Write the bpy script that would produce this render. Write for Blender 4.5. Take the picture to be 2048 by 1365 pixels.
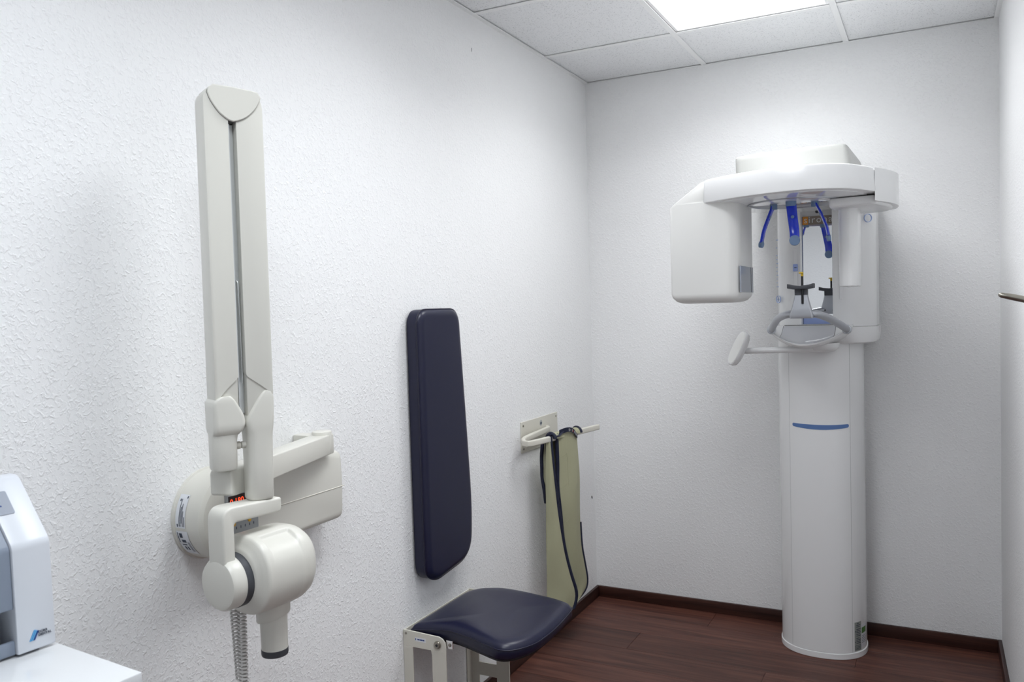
import bpy, bmesh, math, random
from mathutils import Vector, Matrix
random.seed(7)
for o in list(bpy.data.objects): bpy.data.objects.remove(o)
scene = bpy.context.scene
COL = scene.collection
sin, cos, pi, rad = math.sin, math.cos, math.pi, math.radians

# ---------------------------------------------------------------- camera
CAM = Vector((1.5707, -3.9441, 1.4981))
right = Vector((0.88946463, 0.45615024, -0.0279217))
up = Vector((0.00712319, 0.04725191, 0.99885761))
fwd = Vector((-0.45694849, 0.88864741, -0.03877966))
cd = bpy.data.cameras.new('camera'); cam = bpy.data.objects.new('camera', cd); COL.objects.link(cam)
m = Matrix((right, up, -fwd)).transposed().to_4x4(); m.translation = CAM
cam.matrix_world = m
cd.sensor_width = 23.5; cd.lens = 23.5 * 1648.1 / 2048; cd.clip_start = 0.02
cd.dof.use_dof = True; cd.dof.focus_distance = 2.7; cd.dof.aperture_fstop = 5.0
scene.camera = cam

# ---------------------------------------------------------------- world / exposure
w = bpy.data.worlds.new('world'); scene.world = w; w.use_nodes = True
w.node_tree.nodes['Background'].inputs[0].default_value = (0.75, 0.85, 1, 1)
w.node_tree.nodes['Background'].inputs[1].default_value = 0.02
vs = scene.view_settings
vs.view_transform = 'Standard'; vs.look = 'None'; vs.exposure = 0.7; vs.gamma = 1; vs.use_curve_mapping = False
LAMP_FRONT, FILL_MID, LAMP_REAR = 4.9, 5.6, 5.8      # watts, ceiling luminaires; the middle one is an added, unseen fill

# ---------------------------------------------------------------- materials
def mat(name, color, rough=0.5, metal=0.0, coat=0.0, spec=0.5, trans=0.0, emit=None, estr=0.0, ior=1.45):
    mm = bpy.data.materials.new(name); mm.use_nodes = True
    b = mm.node_tree.nodes['Principled BSDF']
    b.inputs['Base Color'].default_value = (*color, 1)
    b.inputs['Roughness'].default_value = rough
    b.inputs['Metallic'].default_value = metal
    b.inputs['Coat Weight'].default_value = coat
    b.inputs['Coat Roughness'].default_value = 0.05
    b.inputs['Specular IOR Level'].default_value = spec
    b.inputs['Transmission Weight'].default_value = trans
    b.inputs['IOR'].default_value = ior
    if emit:
        b.inputs['Emission Color'].default_value = (*emit, 1); b.inputs['Emission Strength'].default_value = estr
    return mm
def nodes(mm):
    nt = mm.node_tree
    return nt, nt.nodes['Principled BSDF'], (lambda t: nt.nodes.new(t)), nt.links.new
def bump(mm, scale, dist, strength=1.0, detail=3, kind='noise', stretch=(1, 1, 1)):
    nt, b, N, L = nodes(mm)
    tc = N('ShaderNodeTexCoord'); mp = N('ShaderNodeMapping'); mp.inputs['Scale'].default_value = stretch
    L(tc.outputs['Object'], mp.inputs[0])
    if kind == 'noise':
        t = N('ShaderNodeTexNoise'); t.inputs['Scale'].default_value = scale; t.inputs['Detail'].default_value = detail
        out = t.outputs['Fac']
    else:
        t = N('ShaderNodeTexVoronoi'); t.inputs['Scale'].default_value = scale; out = t.outputs['Distance']
    L(mp.outputs[0], t.inputs['Vector'])
    bp = N('ShaderNodeBump'); bp.inputs['Strength'].default_value = strength; bp.inputs['Distance'].default_value = dist
    L(out, bp.inputs['Height']); L(bp.outputs[0], b.inputs['Normal'])
    return bp, mp
# woodchip wallpaper
M_wall = mat('woodchip_wall', (0.885, 0.89, 0.895), 0.75, spec=0.25)
nt, b, N, L = nodes(M_wall)
tc = N('ShaderNodeTexCoord')
n1 = N('ShaderNodeTexNoise'); n1.inputs['Scale'].default_value = 105; n1.inputs['Detail'].default_value = 2.5; n1.inputs['Roughness'].default_value = 0.55
n1.inputs['Distortion'].default_value = 0.6
rmp = N('ShaderNodeValToRGB'); rmp.color_ramp.elements[0].position = 0.48; rmp.color_ramp.elements[1].position = 0.74
n2 = N('ShaderNodeTexNoise'); n2.inputs['Scale'].default_value = 420; n2.inputs['Detail'].default_value = 2
mx = N('ShaderNodeMath'); mx.operation = 'MULTIPLY_ADD'; mx.inputs[1].default_value = 0.12
bp = N('ShaderNodeBump'); bp.inputs['Strength'].default_value = 0.55; bp.inputs['Distance'].default_value = 0.0024
L(tc.outputs['Object'], n1.inputs['Vector']); L(tc.outputs['Object'], n2.inputs['Vector'])
L(n1.outputs['Fac'], rmp.inputs['Fac']); L(n2.outputs['Fac'], mx.inputs[0]); L(rmp.outputs['Color'], mx.inputs[2])
L(mx.outputs[0], bp.inputs['Height']); L(bp.outputs[0], b.inputs['Normal'])
# ceiling tile (mineral fibre)
M_tile = mat('mineral_fibre_tile', (0.86, 0.87, 0.88), 0.9, spec=0.1)
nt, b, N, L = nodes(M_tile)
tc = N('ShaderNodeTexCoord'); n1 = N('ShaderNodeTexNoise'); n1.inputs['Scale'].default_value = 170; n1.inputs['Detail'].default_value = 3
L(tc.outputs['Object'], n1.inputs['Vector'])
r1 = N('ShaderNodeValToRGB'); r1.color_ramp.elements[0].position = 0.30; r1.color_ramp.elements[0].color = (0.58, 0.59, 0.61, 1)
r1.color_ramp.elements[1].position = 0.42; r1.color_ramp.elements[1].color = (0.87, 0.88, 0.895, 1)
L(n1.outputs['Fac'], r1.inputs[0]); L(r1.outputs[0], b.inputs['Base Color'])
bp = N('ShaderNodeBump'); bp.inputs['Strength'].default_value = 0.5; bp.inputs['Distance'].default_value = 0.002
L(n1.outputs['Fac'], bp.inputs['Height']); L(bp.outputs[0], b.inputs['Normal'])
M_rail = mat('rail_white', (0.90, 0.905, 0.91), 0.45)
M_void = mat('ceiling_void', (0.25, 0.26, 0.28), 0.9)
# wood floor
def wood(name, c0, c1, c2, axis, rough):
    mm = mat(name, c1, rough, spec=0.4)
    nt, b, N, L = nodes(mm)
    tc = N('ShaderNodeTexCoord'); oi = N('ShaderNodeObjectInfo')
    add = N('ShaderNodeVectorMath'); add.operation = 'MULTIPLY_ADD'
    add.inputs[1].default_value = (3, 3, 3)
    L(oi.outputs['Random'], add.inputs[0]); L(tc.outputs['Object'], add.inputs[2])
    mp = N('ShaderNodeMapping'); s = [38, 38, 38]; s[axis] = 2.2; mp.inputs['Scale'].default_value = s
    L(add.outputs[0], mp.inputs[0])
    n = N('ShaderNodeTexNoise'); n.inputs['Scale'].default_value = 1.0; n.inputs['Detail'].default_value = 6; n.inputs['Roughness'].default_value = 0.6; n.inputs['Distortion'].default_value = 0.7
    L(mp.outputs[0], n.inputs['Vector'])
    r = N('ShaderNodeValToRGB'); e = r.color_ramp.elements
    e[0].position = 0.28; e[0].color = (*c0, 1); e[1].position = 0.75; e[1].color = (*c2, 1)
    k = e.new(0.5); k.color = (*c1, 1)
    L(n.outputs['Fac'], r.inputs[0])
    hs = N('ShaderNodeHueSaturation'); mr = N('ShaderNodeMapRange')
    mr.inputs['To Min'].default_value = 0.78; mr.inputs['To Max'].default_value = 1.25
    L(oi.outputs['Random'], mr.inputs['Value']); L(mr.outputs[0], hs.inputs['Value']); L(r.outputs[0], hs.inputs['Color'])
    L(hs.outputs[0], b.inputs['Base Color'])
    bp = N('ShaderNodeBump'); bp.inputs['Strength'].default_value = 0.25; bp.inputs['Distance'].default_value = 0.001
    L(n.outputs['Fac'], bp.inputs['Height']); L(bp.outputs[0], b.inputs['Normal'])
    return mm
M_plank = wood('floor_plank', (0.040, 0.014, 0.011), (0.095, 0.036, 0.026), (0.175, 0.072, 0.050), 0, 0.42)
M_base_x = wood('skirting_x', (0.018, 0.007, 0.006), (0.045, 0.017, 0.013), (0.085, 0.034, 0.024), 0, 0.4)
M_base_y = wood('skirting_y', (0.018, 0.007, 0.006), (0.045, 0.017, 0.013), (0.085, 0.034, 0.024), 1, 0.4)
M_sub = mat('subfloor', (0.02, 0.01, 0.008), 0.9)
M_cream = mat('cream_plastic', (0.69, 0.68, 0.625), 0.30, spec=0.5)
M_cream2 = mat('cream_lacquer', (0.66, 0.64, 0.57), 0.38, spec=0.5)
M_white = mat('white_plastic', (0.845, 0.85, 0.855), 0.22, spec=0.5)
M_warmwhite = mat('warm_white_plastic', (0.82, 0.82, 0.80), 0.28)
M_gloss = mat('gloss_white', (0.90, 0.91, 0.92), 0.01, metal=0.4, spec=0.5)
M_trayc = mat('tray_grey_white', (0.62, 0.63, 0.66), 0.12, spec=0.6)
M_navy = mat('navy_vinyl', (0.008, 0.009, 0.032), 0.33, spec=0.5)
bump(M_navy, 900, 0.0003, 0.3)
M_piping = mat('navy_piping', (0.012, 0.012, 0.03), 0.3)
M_black = mat('black_plastic', (0.012, 0.012, 0.015), 0.45)
M_dark = mat('charcoal_plastic', (0.055, 0.058, 0.068), 0.5)
M_alu = mat('brushed_aluminium', (0.62, 0.64, 0.64), 0.35, metal=0.8)
M_chrome = mat('chrome', (0.75, 0.75, 0.75), 0.12, metal=1.0)
M_steel = mat('steel_screw', (0.32, 0.30, 0.26), 0.3, metal=1.0)
M_silver = mat('silver_paint', (0.46, 0.475, 0.51), 0.33, metal=0.7)
M_blue = mat('blue_translucent', (0.012, 0.05, 0.75), 0.12, trans=0.25, coat=0.5)
M_bluegrey = mat('blue_grey_pad', (0.17, 0.26, 0.42), 0.5)
M_stripe = mat('blue_stripe', (0.10, 0.19, 0.42), 0.45)
M_paleblue = mat('pale_blue', (0.36, 0.46, 0.80), 0.5)
M_inkblue = mat('print_blue', (0.45, 0.56, 0.85), 0.5)
M_mirror = mat('mirror', (0.93, 0.94, 0.95), 0.0, metal=1.0)
M_mirroredge = mat('mirror_edge', (0.10, 0.16, 0.35), 0.3)
M_sign = mat('sign_brown', (0.30, 0.25, 0.21), 0.5)
M_orange = mat('orange', (0.80, 0.33, 0.05), 0.5)
M_letter = mat('letter_white', (0.75, 0.75, 0.75), 0.5)
M_yellow = mat('yellow_plastic', (0.60, 0.40, 0.03), 0.4)
M_khaki = mat('khaki_fabric', (0.40, 0.395, 0.265), 0.62, spec=0.35)
bump(M_khaki, 45, 0.006, 0.35, 3, stretch=(1, 1, 0.4))
M_trim = mat('navy_trim', (0.010, 0.013, 0.035), 0.6)
M_window = mat('grey_window', (0.33, 0.36, 0.42), 0.08, spec=0.6)
M_greyvisor = mat('grey_visor', (0.22, 0.26, 0.33), 0.35)
M_devwhite = mat('device_white', (0.64, 0.67, 0.72), 0.3)
M_recess = mat('dark_recess', (0.05, 0.058, 0.075), 0.5)
M_cabinet = mat('cabinet_white', (0.70, 0.72, 0.74), 0.12, spec=0.5)
M_logo1 = mat('logo_light_blue', (0.10, 0.35, 0.65), 0.5)
M_logo2 = mat('logo_dark_blue', (0.01, 0.04, 0.20), 0.5)
M_ink = mat('ink', (0.05, 0.06, 0.09), 0.6)
M_paper = mat('label_paper', (0.74, 0.76, 0.80), 0.5)
M_labelgrey = mat('label_grey', (0.30, 0.32, 0.30), 0.5)
M_green = mat('label_green', (0.09, 0.22, 0.06), 0.5)
M_lcd = mat('display_dark', (0.02, 0.006, 0.005), 0.2)
M_led = mat('led_red', (0.3, 0.02, 0.01), 0.4, emit=(1, 0.07, 0.02), estr=1.0)
M_keypad = mat('keypad_grey', (0.33, 0.35, 0.36), 0.45)
M_amber = mat('amber_button', (0.75, 0.42, 0.04), 0.4)
M_cord = mat('cord_grey', (0.62, 0.61, 0.59), 0.4)
M_diff = mat('light_diffuser', (0.9, 0.9, 0.9), 0.5, emit=(0.97, 0.985, 1.0), estr=3.0)
M_fill_mid = mat('fill_diffuser_mid', (0.9, 0.9, 0.9), 0.5, emit=(0.95, 0.975, 1.0), estr=3.0)
M_diff_rear = mat('light_diffuser_rear', (0.9, 0.9, 0.9), 0.5, emit=(0.90, 0.95, 1.0), estr=3.0)
M_red = mat('red_letter', (0.5, 0.05, 0.03), 0.6)
M_seam = mat('seam_dark', (0.12, 0.12, 0.12), 0.7)
M_seamlight = mat('seam_light', (0.45, 0.46, 0.46), 0.6)

# ---------------------------------------------------------------- helpers
WL = {}
def V(*a): return Vector(a)
def link(o, parent, wloc):
    COL.objects.link(o); o.location = wloc; WL[o.name] = Vector(wloc)
    if parent:
        o.parent = parent; o.matrix_parent_inverse = Matrix.Translation(-WL[parent.name])
def obj(name, bm, material, parent=None, sharp=35, kind=None, label=None):
    """one bmesh in world coordinates -> one mesh object with its origin at its own centre"""
    bmesh.ops.remove_doubles(bm, verts=bm.verts, dist=1e-6)
    bmesh.ops.recalc_face_normals(bm, faces=bm.faces)
    lo = [min(v.co[i] for v in bm.verts) for i in range(3)]; hi = [max(v.co[i] for v in bm.verts) for i in range(3)]
    c = Vector([(a + b) / 2 for a, b in zip(lo, hi)]); 
    if parent is None: c.z = lo[2]
    bmesh.ops.translate(bm, verts=bm.verts, vec=-c)
    me = bpy.data.meshes.new(name); bm.to_mesh(me); bm.free()
    for p in me.polygons: p.use_smooth = True
    me.set_sharp_from_angle(angle=rad(sharp))
    me.materials.append(material)
    o = bpy.data.objects.new(name, me); link(o, parent, c)
    if kind: o['kind'] = kind
    if label: o['label'] = label
    return o
def thing(name, label, cat, loc):
    o = bpy.data.objects.new(name, None); o.empty_display_size = 0.05; link(o, None, Vector(loc))
    o['label'] = label; o['category'] = cat
    return o
def tag(o, label, cat): o['label'] = label; o['category'] = cat; return o
def bev(bm, off, seg=2, angle=30, edges=None):
    if off <= 0: return bm
    es = edges if edges is not None else [e for e in bm.edges if len(e.link_faces) == 2 and e.calc_face_angle(0) > rad(angle)]
    bmesh.ops.bevel(bm, geom=es, offset=off, segments=seg, profile=0.5, affect='EDGES', clamp_overlap=True)
    return bm
def box(x0, x1, y0, y1, z0, z1, b=0.0, seg=2, M=None):
    bm = bmesh.new()
    bmesh.ops.create_cube(bm, size=1, matrix=Matrix.Translation(((x0 + x1) / 2, (y0 + y1) / 2, (z0 + z1) / 2)) @ Matrix.Diagonal((x1 - x0, y1 - y0, z1 - z0, 1)))
    bev(bm, b, seg)
    if M: bmesh.ops.transform(bm, matrix=M, verts=bm.verts)
    return bm
def join(*bms):
    a = bms[0]
    for b in bms[1:]:
        me = bpy.data.meshes.new('t'); b.to_mesh(me); a.from_mesh(me); bpy.data.meshes.remove(me); b.free()
    return a
def prism(pts, f, o0, o1, b=0.0, seg=2, angle=30):
    """closed outline pts (p,q) mapped by f(p,q,o) to 3D, extruded between o0 and o1"""
    bm = bmesh.new()
    A = [bm.verts.new(f(p, q, o0)) for p, q in pts]; B = [bm.verts.new(f(p, q, o1)) for p, q in pts]
    bm.faces.new(A); bm.faces.new(B[::-1]); n = len(pts)
    for i in range(n): bm.faces.new((A[i], B[i], B[(i + 1) % n], A[(i + 1) % n]))
    bmesh.ops.recalc_face_normals(bm, faces=bm.faces)
    bev(bm, b, seg, angle)
    return bm
def smooth(pts, n=6, closed=False):
    """Catmull-Rom through pts"""
    P = [Vector(p) for p in pts]; out = []; N = len(P)
    rng = range(N) if closed else range(N - 1)
    for i in rng:
        if closed: p0, p1, p2, p3 = P[(i - 1) % N], P[i], P[(i + 1) % N], P[(i + 2) % N]
        else: p0, p1, p2, p3 = P[max(i - 1, 0)], P[i], P[i + 1], P[min(i + 2, N - 1)]
        for k in range(n):
            t = k / n
            out.append(0.5 * (2 * p1 + (p2 - p0) * t + (2 * p0 - 5 * p1 + 4 * p2 - p3) * t * t + (3 * p1 - p0 - 3 * p2 + p3) * t ** 3))
    if not closed: out.append(P[-1])
    return out
def rounded(pts, r, seg=5):
    """round the corners of a closed 2D outline; r may be a list"""
    out = []; n = len(pts)
    for i in range(n):
        p = Vector(pts[i]); a = Vector(pts[i - 1]); c = Vector(pts[(i + 1) % n])
        rr = r[i] if isinstance(r, (list, tuple)) else r
        rr = min(rr, (a - p).length * 0.48, (c - p).length * 0.48)
        if rr <= 0: out.append(p); continue
        s = p + (a - p).normalized() * rr; e = p + (c - p).normalized() * rr
        for k in range(seg + 1):
            t = k / seg; out.append(s * (1 - t) ** 2 + p * 2 * t * (1 - t) + e * t * t)
    return out
def loft(rings, caps=True, closed=True):
    bm = bmesh.new(); R = [[bm.verts.new(v) for v in r] for r in rings]
    n = len(R[0])
    for a, b in zip(R, R[1:]):
        for i in range(n if closed else n - 1):
            bm.faces.new((a[i], a[(i + 1) % n], b[(i + 1) % n], b[i]))
    if caps and closed: bm.faces.new(R[0][::-1]); bm.faces.new(R[-1])
    return bm
def frame_of(d, ref=Vector((0, 0, 1))):
    d = d.normalized()
    if abs(d.dot(ref)) > 0.97: ref = Vector((0, 1, 0))
    u = d.cross(ref).normalized(); v = u.cross(d).normalized()
    return u, v
def tube(path, prof, closed=False, ref=Vector((0, 0, 1)), capped=True, scale=None, fixed=False):
    """sweep; prof = radius, or list of (u,v)"""
    P = [Vector(p) for p in path]
    if not isinstance(prof, (list, tuple)): prof = [(prof * cos(2 * pi * k / 12), prof * sin(2 * pi * k / 12)) for k in range(12)]
    rings = []; n = len(P); pu = None
    for i in range(n):
        if closed: d = P[(i + 1) % n] - P[i - 1]
        else: d = P[min(i + 1, n - 1)] - P[max(i - 1, 0)]
        d.normalize()
        if pu is None or fixed: u, v = frame_of(d, ref)
        else:
            u = (pu - d * pu.dot(d)).normalized(); v = u.cross(d).normalized()
        pu = u; s = scale[i] if scale else 1
        rings.append([P[i] + u * a * s + v * b_ * s for a, b_ in prof])
    if closed:
        rings.append(rings[0]); return loft(rings, caps=False)
    return loft(rings, caps=capped)
def lathe(o, d, prof, n=32, caps=True):
    """prof: (radius, distance along d)"""
    o = Vector(o); d = Vector(d).normalized(); u, v = frame_of(d)
    return loft([[o + d * h + (u * cos(2 * pi * k / n) + v * sin(2 * pi * k / n)) * max(r, 1e-4) for k in range(n)] for r, h in prof], caps=caps)
def cyl(a, b_, r, bevel=0.0, n=24):
    a = Vector(a); d = Vector(b_) - a; l = d.length; e = min(bevel, r * 0.9)
    prof = [(r, 0), (r, l)] if e == 0 else [(r - e, 0), (r - e * 0.3, e * 0.3), (r, e), (r, l - e), (r - e * 0.3, l - e * 0.3), (r - e, l)]
    return lathe(a, d, prof, n)
def patch(f, nu, nv, thick, nrm):
    """thin curved sheet: f(u,v) in [0,1]^2, thickened along nrm(u,v)"""
    bm = bmesh.new(); G = []
    for s in (0, 1):
        G.append([[bm.verts.new(f(i / nu, j / nv) + nrm(i / nu, j / nv) * thick * s) for j in range(nv + 1)] for i in range(nu + 1)])
    for s in (0, 1):
        g = G[s]
        for i in range(nu):
            for j in range(nv): bm.faces.new((g[i][j], g[i + 1][j], g[i + 1][j + 1], g[i][j + 1]))
    rim = [(i, 0) for i in range(nu)] + [(nu, j) for j in range(nv)] + [(i, nv) for i in range(nu, 0, -1)] + [(0, j) for j in range(nv, 0, -1)]
    for k in range(len(rim)):
        a, c = rim[k], rim[(k + 1) % len(rim)]
        bm.faces.new((G[0][a[0]][a[1]], G[0][c[0]][c[1]], G[1][c[0]][c[1]], G[1][a[0]][a[1]]))
    return bm
def text(name, s, size, origin, ux, uy, material, parent, depth=0.0004, align='LEFT', spacing=1.0):
    """flat lettering as mesh; origin = left baseline, ux/uy = reading and up directions"""
    cu = bpy.data.curves.new('lettering', 'FONT'); cu.body = s; cu.size = size; cu.extrude = depth; cu.resolution_u = 2
    cu.align_x = align; cu.space_character = spacing
    t = bpy.data.objects.new('lettering_tmp', cu); COL.objects.link(t)
    me = bpy.data.meshes.new_from_object(t.evaluated_get(bpy.context.evaluated_depsgraph_get()))
    bpy.data.objects.remove(t)
    bm = bmesh.new(); bm.from_mesh(me); bpy.data.meshes.remove(me)
    ux = Vector(ux).normalized(); uy = Vector(uy).normalized(); uz = ux.cross(uy)
    M = Matrix((ux, uy, uz)).transposed().to_4x4(); M.translation = Vector(origin)
    bmesh.ops.transform(bm, matrix=M, verts=bm.verts)
    return obj(name, bm, material, parent)
X, Y_, Z = V(1, 0, 0), V(0, 1, 0), V(0, 0, 1)

# ================================================================ THE ROOM
W, H, D = 1.81, 2.628, -4.75           # width, height, rear wall
def shared(name, me, loc, parent):
    o = bpy.data.objects.new(name, me); link(o, parent, Vector(loc)); return o
floor = obj('floor', box(-0.1, W + 0.1, D - 0.1, 0.1, -0.10, -0.006), M_sub, kind='structure')
# planks run across the room, staggered joints
pw, gap = 0.192, 0.0012
def plank_mesh(l, wd):
    bm = box(-l / 2 + gap / 2, l / 2 - gap / 2, -wd / 2 + gap / 2, wd / 2 - gap / 2, -0.006, 0, 0.0006, 1)
    me = bpy.data.meshes.new('plank'); bm.to_mesh(me); bm.free(); me.materials.append(M_plank); return me
pcache = {}
row = 0; y = -0.002
while y > D:
    joints = [0.0, [0.62, 1.27, 0.36, 0.95, 1.52][row % 5], W]
    y1 = max(y - pw, D)
    for a, c in zip(joints, joints[1:]):
        k = (round(c - a, 3), round(y - y1, 3))
        if k not in pcache: pcache[k] = plank_mesh(*k)
        shared('plank', pcache[k], ((a + c) / 2, (y + y1) / 2, 0), floor)
    y = y1; row += 1
def wall(name, *b): return obj(name, box(*b), M_wall, kind='structure')
wall_left = wall('wall_left', -0.12, 0, D, 0.12, -0.006, H + 0.25)
wall_back = wall('wall_back', 0, W, 0, 0.12, -0.006, H + 0.25)
wall_right = wall('wall_right', W, W + 0.12, D, 0.12, -0.006, H + 0.25)
wall_front = wall('wall_front', -0.12, W + 0.12, D - 0.12, D, -0.006, H + 0.25)
# scuffs in the wallpaper beside the apron and under the ceiling
obj('scuff_mark', prism([(-0.052, 0.528), (-0.044, 0.532), (-0.037, 0.522), (-0.041, 0.514), (-0.049, 0.520)], lambda p, q, o: V(o, p, q), -0.001, 0.0015), M_seam, wall_left)
obj('scuff_mark', prism([(-1.162, 2.499), (-1.1585, 2.502), (-1.1595, 2.487), (-1.1615, 2.488)], lambda p, q, o: V(o, p, q), -0.001, 0.0015), M_seamlight, wall_left)
# skirting boards
BH, BT = 0.056, 0.015
obj('baseboard_left', box(0, BT, D, 0, 0, BH, 0.003), M_base_y, kind='structure')
obj('baseboard_back', box(BT, W - BT, -BT, 0, 0, BH, 0.003), M_base_x, kind='structure')
obj('baseboard_right', box(W - BT, W, D, 0, 0, BH, 0.003), M_base_y, kind='structure')
# suspended ceiling: slab above, tiles, exposed rails
ceiling = obj('ceiling', box(-0.1, W + 0.1, D - 0.1, 0.1, H + 0.12, H + 0.2), M_void, kind='structure')
xs = [0, 0.606, 1.231, W]; ys = [0, -0.51, -1.150, -1.775, -2.40, -3.025, -3.65, -4.275, D]
RW = 0.024
LIGHTS = {(1, 1), (1, 3), (1, 5)}
for i in range(3):
    for j in range(len(ys) - 1):
        if (i, j) in LIGHTS: continue
        bm = box(xs[i] + 0.005, xs[i + 1] - 0.005, ys[j + 1] + 0.005, ys[j] - 0.005, H + 0.0055, H + 0.021, 0.0012, 1)
        obj('ceiling_tile', bm, M_tile, ceiling)
def rail(x0, x1, y0, y1): obj('ceiling_rail', box(x0, x1, y0, y1, H, H + 0.004, 0.0008, 1), M_rail, ceiling)
for x in xs[1:3]: rail(x - RW / 2, x + RW / 2, D, -0.0005)
for yy in ys[1:-1]:
    for i in range(3): rail(xs[i] + (RW / 2 if i else 0.0), xs[i + 1] - (RW / 2 if i < 2 else 0), yy - RW / 2, yy + RW / 2)
obj('trim_1', join(box(0, 0.018, D, 0, H - 0.0015, H + 0.001), box(0, 0.002, D, 0, H, H + 0.02)), M_rail, kind='structure')
obj('trim_2', join(box(W - 0.018, W, D, 0, H - 0.0015, H + 0.001), box(W - 0.002, W, D, 0, H, H + 0.02)), M_rail, kind='structure')
obj('trim_3', box(0.018, W - 0.018, -0.006, 0, H - 0.0015, H + 0.001), M_rail, kind='structure')
def luminaire(i, j, label, m_, watts):
    x0, x1, y0, y1 = xs[i] + 0.013, xs[i + 1] - 0.013, ys[j + 1] + 0.013, ys[j] - 0.013
    t = thing('ceiling_light', label, 'ceiling light', ((x0 + x1) / 2, (y0 + y1) / 2, H))
    fr = join(box(x0, x1, y0, y0 + 0.012, H + 0.0045, H + 0.07), box(x0, x1, y1 - 0.012, y1, H + 0.0045, H + 0.07),
              box(x0, x0 + 0.012, y0 + 0.012, y1 - 0.012, H + 0.0045, H + 0.07), box(x1 - 0.012, x1, y0 + 0.012, y1 - 0.012, H + 0.0045, H + 0.07),
              box(x0, x1, y0, y1, H + 0.07, H + 0.075))
    obj('frame', fr, M_rail, t)
    obj('diffuser', box(x0 + 0.012, x1 - 0.012, y0 + 0.012, y1 - 0.012, H + 0.020, H + 0.025), m_, t)
    ld = bpy.data.lights.new('lamp', 'AREA'); ld.shape = 'RECTANGLE'; ld.size = x1 - x0 - 0.03; ld.size_y = y1 - y0 - 0.03
    ld.energy = watts; ld.spread = rad(145); ld.color = m_.node_tree.nodes['Principled BSDF'].inputs['Emission Color'].default_value[:3]
    lo = bpy.data.objects.new('lamp', ld); link(lo, t, V((x0 + x1) / 2, (y0 + y1) / 2, H + 0.0195))
luminaire(1, 1, 'bright square flush ceiling light panel in front of the panoramic unit', M_diff, LAMP_FRONT)
luminaire(1, 3, 'added unseen square fill light panel in the ceiling between the seat and the tube head', M_fill_mid, FILL_MID)  # unseen panel added to even out the light across the walls
luminaire(1, 5, 'bright square flush ceiling light panel nearest the camera', M_diff_rear, LAMP_REAR)

# ================================================================ PANORAMIC X-RAY UNIT
PX = thing('panoramic_xray_unit', 'tall white panoramic dental x-ray machine standing against the back wall', 'x-ray machine', (1.13, -0.18, 0))
CX, CY, CA, CB, CE = 1.13, -0.185, 0.172, 0.163, 2.25
def colpt(ang, z, off=0.0):
    """column surface, ang from the front (-y), positive to the right (+x)"""
    s, c = sin(ang), cos(ang)
    r = (abs(s) ** CE + abs(c) ** CE) ** (-1 / CE)
    return V(CX + (CA * r + off) * s, CY - (CB * r + off) * c, z)
def colring(z, off=0.0, n=72): return [colpt(2 * pi * k / n, z, off) for k in range(n)]
col = obj('column', loft([colring(0.026), colring(1.40)]), M_white, PX)
obj('base_ring', loft([colring(0, 0.001), colring(0.002, 0.004), colring(0.024, 0.004), colring(0.026, 0.001)]), M_white, PX)
def cpatch(name, a0, a1, z0f, z1f, off, th, m_, parent, nu=16, nv=1):
    f = lambda u, v: colpt(a0 + (a1 - a0) * u, z0f(u) + (z1f(u) - z0f(u)) * v, off)
    nr = lambda u, v: V(sin(a0 + (a1 - a0) * u), -cos(a0 + (a1 - a0) * u), 0)
    return obj(name, patch(f, nu, nv, th, nr), m_, parent)
fc = cpatch('front_cover', rad(-38), rad(44), lambda u: 0.027, lambda u: 1.33, -0.001, 0.0025, M_white, PX, 24)
cpatch('cover_seam', rad(44.3), rad(44.75), lambda u: 0.027, lambda u: 1.33, 0.0, 0.0006, M_seamlight, PX, 1)
cpatch('cover_seam', rad(-38.75), rad(-38.3), lambda u: 0.027, lambda u: 1.33, 0.0, 0.0006, M_seamlight, PX, 1)
def band_lo(u): return 0.975 - 0.008 * (1 - (2 * u - 1) ** 4) 
def band_hi(u): return 0.983 + 0.001 * (1 - (2 * u - 1) ** 2)
cpatch('blue_stripe', rad(-33), rad(42), lambda u: 0.972 - 0.009 * sin(pi * u) + (0.004 if u < .02 or u > .98 else 0), lambda u: 0.986 - 0.003 * sin(pi * u) - (0.003 if u < .02 or u > .98 else 0), 0.0015, 0.0012, M_stripe, PX, 50)
lab = cpatch('rating_label', rad(48), rad(61), lambda u: 0.03, lambda u: 0.152, 0.0, 0.0006, M_labelgrey, PX, 6)
for z, a0, a1 in [(0.144, 52, 56), (0.137, 51, 59), (0.13, 51, 58), (0.12, 51, 60), (0.113, 51, 59), (0.106, 51, 60), (0.099, 51, 58), (0.092, 51, 60), (0.082, 51, 57), (0.075, 51, 60), (0.068, 51, 59), (0.061, 51, 60)]:
    cpatch('print_line', rad(a0), rad(a1), lambda u, z=z: z, lambda u, z=z: z + 0.003, 0.0006, 0.0002, M_ink, lab, 4)
for z0, z1, a0, a1 in [(0.035, 0.0365, 49, 60.2), (0.052, 0.0535, 49, 60.2), (0.0365, 0.052, 49, 49.5), (0.0365, 0.052, 59.7, 60.2), (0.04, 0.042, 50.5, 58.5), (0.046, 0.048, 50.5, 58.5), (0.066, 0.070, 48.8, 50), (0.11, 0.116, 48.8, 50)]:
    cpatch('print_line', rad(a0), rad(a1), lambda u, z=z0: z, lambda u, z=z1: z, 0.0006, 0.0002, M_ink, lab, 4)
lab2 = cpatch('paper_label', rad(62), rad(76), lambda u: 0.04, lambda u: 0.135, 0.0, 0.0005, M_paper, PX, 5)
cpatch('green_field', rad(62.4), rad(75.5), lambda u: 0.098, lambda u: 0.122, 0.0005, 0.0003, M_green, lab2, 4)
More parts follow.
